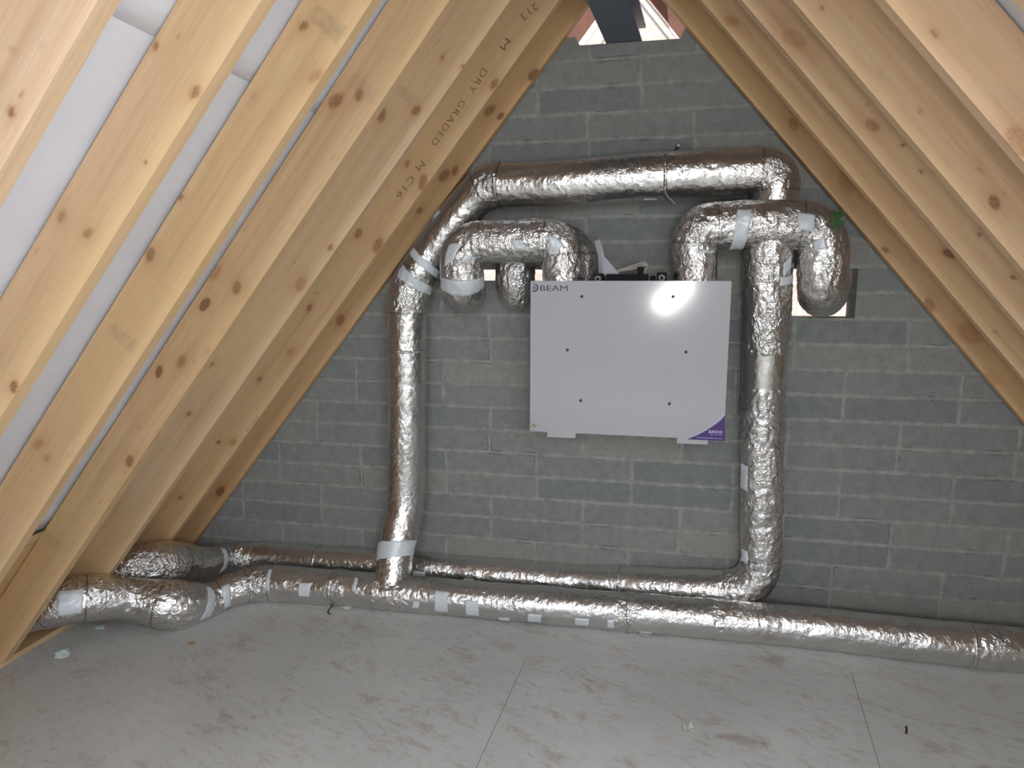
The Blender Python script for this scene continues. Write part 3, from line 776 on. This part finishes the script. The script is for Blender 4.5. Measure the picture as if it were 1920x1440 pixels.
bm = bmesh.new(); box(bm, (a.x, YF+.05, bz1-.007), (b.x, YF+.15, a.z)); box(bm, (b.x+.006, YF+.06, bz1-.007), (b.x+.03, YF+.12, a.z-.006)); box(bm, (b.x-.045, YF+.09, a.z-.001), (b.x-.02, YF+.13, a.z+.030))
bm_obj('terminal_box', bm, M_black, root, bevel=.003)
def text(s, font_h, px, py, m, name, off=.0009, width=None, rot=0, parent=root, bold=0):
    cu = bpy.data.curves.new(name, 'FONT'); cu.body = s; cu.size = font_h; cu.extrude = .0003
    ob = bpy.data.objects.new(name, cu); COL.objects.link(ob)
    dg = bpy.context.evaluated_depsgraph_get(); me = bpy.data.meshes.new_from_object(ob.evaluated_get(dg)); bpy.data.objects.remove(ob)
    xs = [v.co.x for v in me.vertices]; x0 = min(xs); w = max(xs)-x0; sx = (width/w) if width else 1
    p = F_(px, py)
    for v in me.vertices: v.co = Vector((p.x+(v.co.x-x0)*sx, YF-off-v.co.z, p.z+v.co.y))
    return link(name, me, m, parent)
def wpx(n): return (F_(1200+n, 600)-F_(1200, 600)).x
text('BEAM', wpx(15.2), 1013, 545.3, M_navy, 'logo_lettering', width=wpx(54), bold=.0003)
def arc(px, py, r0, r1, a0, a1, m, thin=True):
    bm = bmesh.new(); c = F_(px, py); n = 20; A1 = []; B1 = []
    for i in range(n+1):
        t = i/n; an = math.radians(a0+(a1-a0)*t); taper = math.sin(PI*min(1, .12+t*.88))**.6 if thin else 1
        mid = (r0+r1)/2; h = (r1-r0)/2*max(.12, taper)
        A1.append((c.x+wpx(1)*(mid+h)*math.cos(an), YF-.0008, c.z+wpx(1)*(mid+h)*math.sin(an)))
        B1.append((c.x+wpx(1)*(mid-h)*math.cos(an), YF-.0008, c.z+wpx(1)*(mid-h)*math.sin(an)))
    va = [bm.verts.new(p) for p in A1]; vb = [bm.verts.new(p) for p in B1]
    for i in range(n): bm.faces.new((va[i], vb[i], vb[i+1], va[i+1]))
    return bm_obj('logo_arc', bm, m, root)
arc(1001.5,539.5,5.6,8.4,-120,110,M_navy); arc(1000,539.5,3.0,4.8,-110,105,M_navy2); arc(999,539,.9,2.4,-100,100,M_navy)
def poly(name, pxs, m, off, parent=root):
    bm = bmesh.new(); bm.faces.new([bm.verts.new((F_(x, y).x, YF-off, F_(x, y).z)) for x, y in pxs]); return bm_obj(name, bm, m, parent)
def corner(pxs, m, off, name):
    return poly(name, pxs, m, off)
cx_, cy_ = 1359, 826.5
yb = lambda x: 823.3+(x-1280)*.043
silver = [(1359.5,768), (1350,779), (1338,791), (1324,802), (1308,812), (1296,818), (1280,823.4), (1359,826.8)]
purple = [(1359.4,779), (1350,789), (1338,798), (1326,806), (1312,813.5), (1300,818.8), (1287,823.6), (1359,826.8)]
corner(silver, M_silver, .0006, 'corner_label_edge'); corner(purple, M_purple, .0012, 'corner_label')
text('axco', wpx(11.5), 1328.5, 811.5, M_lilac, 'label_lettering', .0019, wpx(25))
text('BEAM HRV C130', wpx(4.6), 1331.5, 816, M_lilac2, 'label_lettering', .0019, wpx(22))
text('www.beamcentralsystems.com', wpx(3.0), 1305.5, 820.8, M_lilac, 'label_lettering', .0019, wpx(48))
poly('warning_triangle', [(1000.5,793.5), (996.2,800.6), (1004.8,800.8)], M_black, .0008)
poly('warning_triangle', [(1000.5,795.2), (997.6,800.0), (1003.4,800.1)], M_yellow, .0014)
poly('warning_triangle', [(1000.1,796.6), (1000.9,796.6), (1000.7,799.4), (1000.3,799.4)], M_black, .002)
text('Warning', wpx(3.4), 1005.8, 799.0, M_print, 'small_print', .0009, wpx(8.5))
text('Notice:', wpx(2.0), 996.8, 805.2, M_print, 'small_print', .0009, wpx(6)); text('Isolate supply before opening the cover', wpx(1.7), 996.8, 807.4, M_print, 'small_print', .0009, wpx(25))

# loose things on top of the unit
def sheet_px(name, grid, m, label, cat, wob=.004):
    """grid of rows of (px,py,Y)"""
    V = []; Fc = []; R0 = len(grid); C0 = len(grid[0]); n = 6
    rows = (R0-1)*n+1; cols = (C0-1)*n+1
    for i in range(rows):
        a = min(i//n, R0-2); u = i/n-a
        for j in range(cols):
            b = min(j//n, C0-2); v = j/n-b
            g = [at(*grid[a][b]), at(*grid[a][b+1]), at(*grid[a+1][b]), at(*grid[a+1][b+1])]
            p = (g[0]*(1-v)+g[1]*v)*(1-u)+(g[2]*(1-v)+g[3]*v)*u
            p = p+Vector((0, wob*noise.noise(p*40)*2, wob*noise.noise(p*33)))
            V.append(p)
    for i in range(rows-1):
        for j in range(cols-1): Fc.append((i*cols+j, i*cols+j+1, (i+1)*cols+j+1, (i+1)*cols+j))
    o = mesh_obj(name, V, Fc, m, None, True); sd = o.modifiers.new('t', 'SOLIDIFY'); sd.thickness = .0012
    return tag(o, label, cat)
sheet_px('plastic_bag', [[(1114,450,-.15), (1125,447,-.16), (1126,450,-.17)], [(1121,480,-.17), (1127,478,-.19), (1134,482,-.20)], [(1123,519,-.19), (1130,517,-.22), (1162,514,-.24)]],
         M_bag, 'thin greyish plastic bag standing crumpled on top of the white unit', 'plastic bag')
cr_ = empty('cable_bundle', at(1180,505,-.2), 'bundle of beige cables looping over the top of the white unit', 'cable')
for k, off in enumerate(((0,0), (3,4), (-2,7))):
    cable('cable', [at(1156+off[0],508+off[1]*.3,-.22), at(1172,503+off[1]*.5,-.20), at(1190,497+off[1],-.18), at(1208,492+off[1]*.8,-.16), at(1214,502,-.17), at(1203+off[0],514,-.20)], .0042, M_cable, cr_)

# ------------------------------------------------------------------ duct hangers on the wall
for px, py, Y, lab in ((938,312,-.10,'small black screw hanger on the wall above the left end of the crossover duct'), (1272,273,-.10,'small bright tipped screw hanger on the wall above the crossover duct clamp')):
    r0 = empty('wall_hanger', at(px, py, 0), lab, 'hanger')
    p = at(px, py, -.045); bm = bmesh.new(); cyl(bm, (p.x, 0, p.z), (p.x, -.045, p.z), .0035, 12); bm_obj('screw_shank', bm, M_rust, r0)
    bm = bmesh.new(); cyl(bm, (p.x, -.045, p.z), (p.x, -.052, p.z), .0085, 16); bm_obj('screw_head', bm, M_bolt, r0, True)
    cable('wire', [p, p+Vector((-.02, -.01, -.03)), p+Vector((-.04, -.03, -.06))], .0028, M_black, r0)
r0 = empty('tie_end', at(1258,375,-.2), 'loose clamp tail hanging below the crossover duct', 'strap')
cable('tail', [at(1247,360,-.24), at(1252,369,-.25), at(1260,376,-.25), at(1266,383,-.25)], .0045, M_screw, r0)

# ------------------------------------------------------------------ green leaves beside the right arch
r0 = empty('leaf_sprig', at(1568,415,-.3), 'small sprig of green leaves poking out between the right arch duct and the rafter', 'leaves')
rnd = random.Random(4)
for k in range(11):
    c = at(1568+rnd.uniform(-9, 9), 416+rnd.uniform(-18, 16), -.375+rnd.uniform(0, .02)); L_ = rnd.uniform(.012, .022); W_ = L_*.42
    an = rnd.uniform(-1.2, 1.8); t = Vector((math.cos(an), -.3+rnd.random()*.6, math.sin(an))).normalized(); s = t.cross(Vector((.2, 1, .1))).normalized(); nn = t.cross(s)
    V = [c-t*L_, c-t*L_*.3+s*W_+nn*.002, c+t*L_*.4+s*W_*.8+nn*.002, c+t*L_, c+t*L_*.4-s*W_*.8+nn*.002, c-t*L_*.3-s*W_+nn*.002, c]
    o = mesh_obj('leaf', V, [(0,1,6), (1,2,6), (2,3,6), (3,4,6), (4,5,6), (5,0,6)], M_leaf, r0); sd = o.modifiers.new('t', 'SOLIDIFY'); sd.thickness = .0012

# ------------------------------------------------------------------ stamps on the graded rafter
def stamp(s, h, px0, py0, px1, py1, rafter, name='grade_stamp'):
    """lettering runs from the first picture point to the second on the rafter's near face"""
    y = rafter.get('near_y'); a = at(px0, py0, y-.0008); b = at(px1, py1, y-.0008)
    cu = bpy.data.curves.new(name, 'FONT'); cu.body = s; cu.size = h; cu.space_character = 1.15
    ob = bpy.data.objects.new(name, cu); COL.objects.link(ob)
    dg = bpy.context.evaluated_depsgraph_get(); me = bpy.data.meshes.new_from_object(ob.evaluated_get(dg)); bpy.data.objects.remove(ob)
    xs = [v.co.x for v in me.vertices]; x0 = min(xs); w = max(xs)-x0; sx = (b-a).length/w
    d = (b-a).normalized(); u = Vector((-d.z, 0, d.x))        # left of the running direction seen from the room
    for v in me.vertices: v.co = a + d*((v.co.x-x0)*sx) + u*v.co.y - Vector((0, .0004, 0))
    return link(name, me, M_ink, rafter)
rl = [o for o in COL.objects if o.name.startswith('rafter') and 'dry graded stamp' in o.get('label', '')][0]
rl['near_y'] = -.367
stamp('DRY', .037, 905, 127, 878, 170, rl); stamp('GRADED', .037, 865, 186, 808, 268, rl); stamp('M', .04, 790, 300, 778, 312, rl); stamp('C16', .037, 770, 328, 742, 366, rl)
stamp('M', .04, 948, 70, 936, 88, rl); stamp('213', .04, 1003, 4, 975, 28, rl)
del rl['near_y']
# torn paper label stuck to the side of the last but one rafter
def on_in(px, py): p = ray_plane(px, py, 'L', -.0006); return p
b = find_face(490, 790)

# ------------------------------------------------------------------ debris on the floor
def lump(name, px, py, r, m, label, cat, flat=.45, seed=0):
    c = atz(px, py, 0); bm = bmesh.new(); bmesh.ops.create_icosphere(bm, subdivisions=3, radius=1)
    for v in bm.verts:
        d = v.co.copy(); k = 1+.55*noise.noise(d*1.6+Vector((seed, 0, 0)))+.2*noise.noise(d*5)
        v.co = Vector((d.x*r*k*1.3, d.y*r*k, max(-.2, d.z)*r*k*flat)) + c + Vector((0, 0, r*flat*.2))
    return tag(bm_obj(name, bm, m, None), label, cat)
lump('mortar_lump', 117, 1228, .026, M_rubble, 'pale greenish lump of mortar lying on the floor at the lower left', 'rubble', .7, 3)
lump('mortar_crumb', 188, 1176, .016, M_rubble, 'small crumb of mortar on the floor below the left end of the front duct', 'rubble', .35, 8)
lump('wood_chip', 360, 1206, .012, simple('orange_chip', (.42,.25,.12), .8, 0, .2), 'small orange wood chip on the floor in front of the duct bulge', 'chip', .25, 5)
lump('insulation_tuft', 650, 1139, .016, M_rubble, 'small greenish white tuft on the floor under the front duct', 'insulation', .6, 13)
def scrap(name, px, py, w, h, rot, m, label, cat, curl=.006):
    c = atz(px, py, 0); V = []; Fc = []; n = 8; rnd = random.Random(px)
    for i in range(n+1):
        for j in range(n+1):
            u, v = i/n-.5, j/n-.5; x = u*w*(1-.5*abs(v)); y = v*h*(1+.3*u)
            z = .0015+curl*(abs(noise.noise(Vector((u*3+px, v*3, 0))))*1.5+ (u*u+v*v)*1.2)
            V.append(c+Vector((x*math.cos(rot)-y*math.sin(rot), x*math.sin(rot)+y*math.cos(rot), z)))
    for i in range(n):
        for j in range(n): Fc.append((i*(n+1)+j, (i+1)*(n+1)+j, (i+1)*(n+1)+j+1, i*(n+1)+j+1))
    o = mesh_obj(name, V, Fc, m, None, True); sd = o.modifiers.new('t', 'SOLIDIFY'); sd.thickness = .001; sd.offset = 1
    return tag(o, label, cat)
scrap('paper_scrap', 1292, 1368, .045, .03, .5, M_paper, 'small pale scrap of paper on the open floor at the lower right of centre', 'scrap', .01)
scrap('tape_scrap', 198, 1157, .05, .018, -.4, M_tape, 'torn piece of white tape on the floor below the front duct at left', 'tape scrap')
scrap('tape_offcut', 1208, 1192, .05, .02, -.1, M_tape, 'white tape offcut under the front duct near its middle joint', 'tape scrap')
r_ = cable('bent_nail', [atz(1699,1362,.004), atz(1700,1369,.004), atz(1699,1375,.004)], .003, M_rust); tag(r_, 'tiny dark bent nail lying on the floor at lower right', 'nail')
r_ = cable('wire_offcut', [atz(620,1152,.004), atz(615,1147,.012), atz(622,1136,.02), atz(626,1128,.03)], .003, M_rust); tag(r_, 'short dark wire hook beside the front duct joint', 'wire')
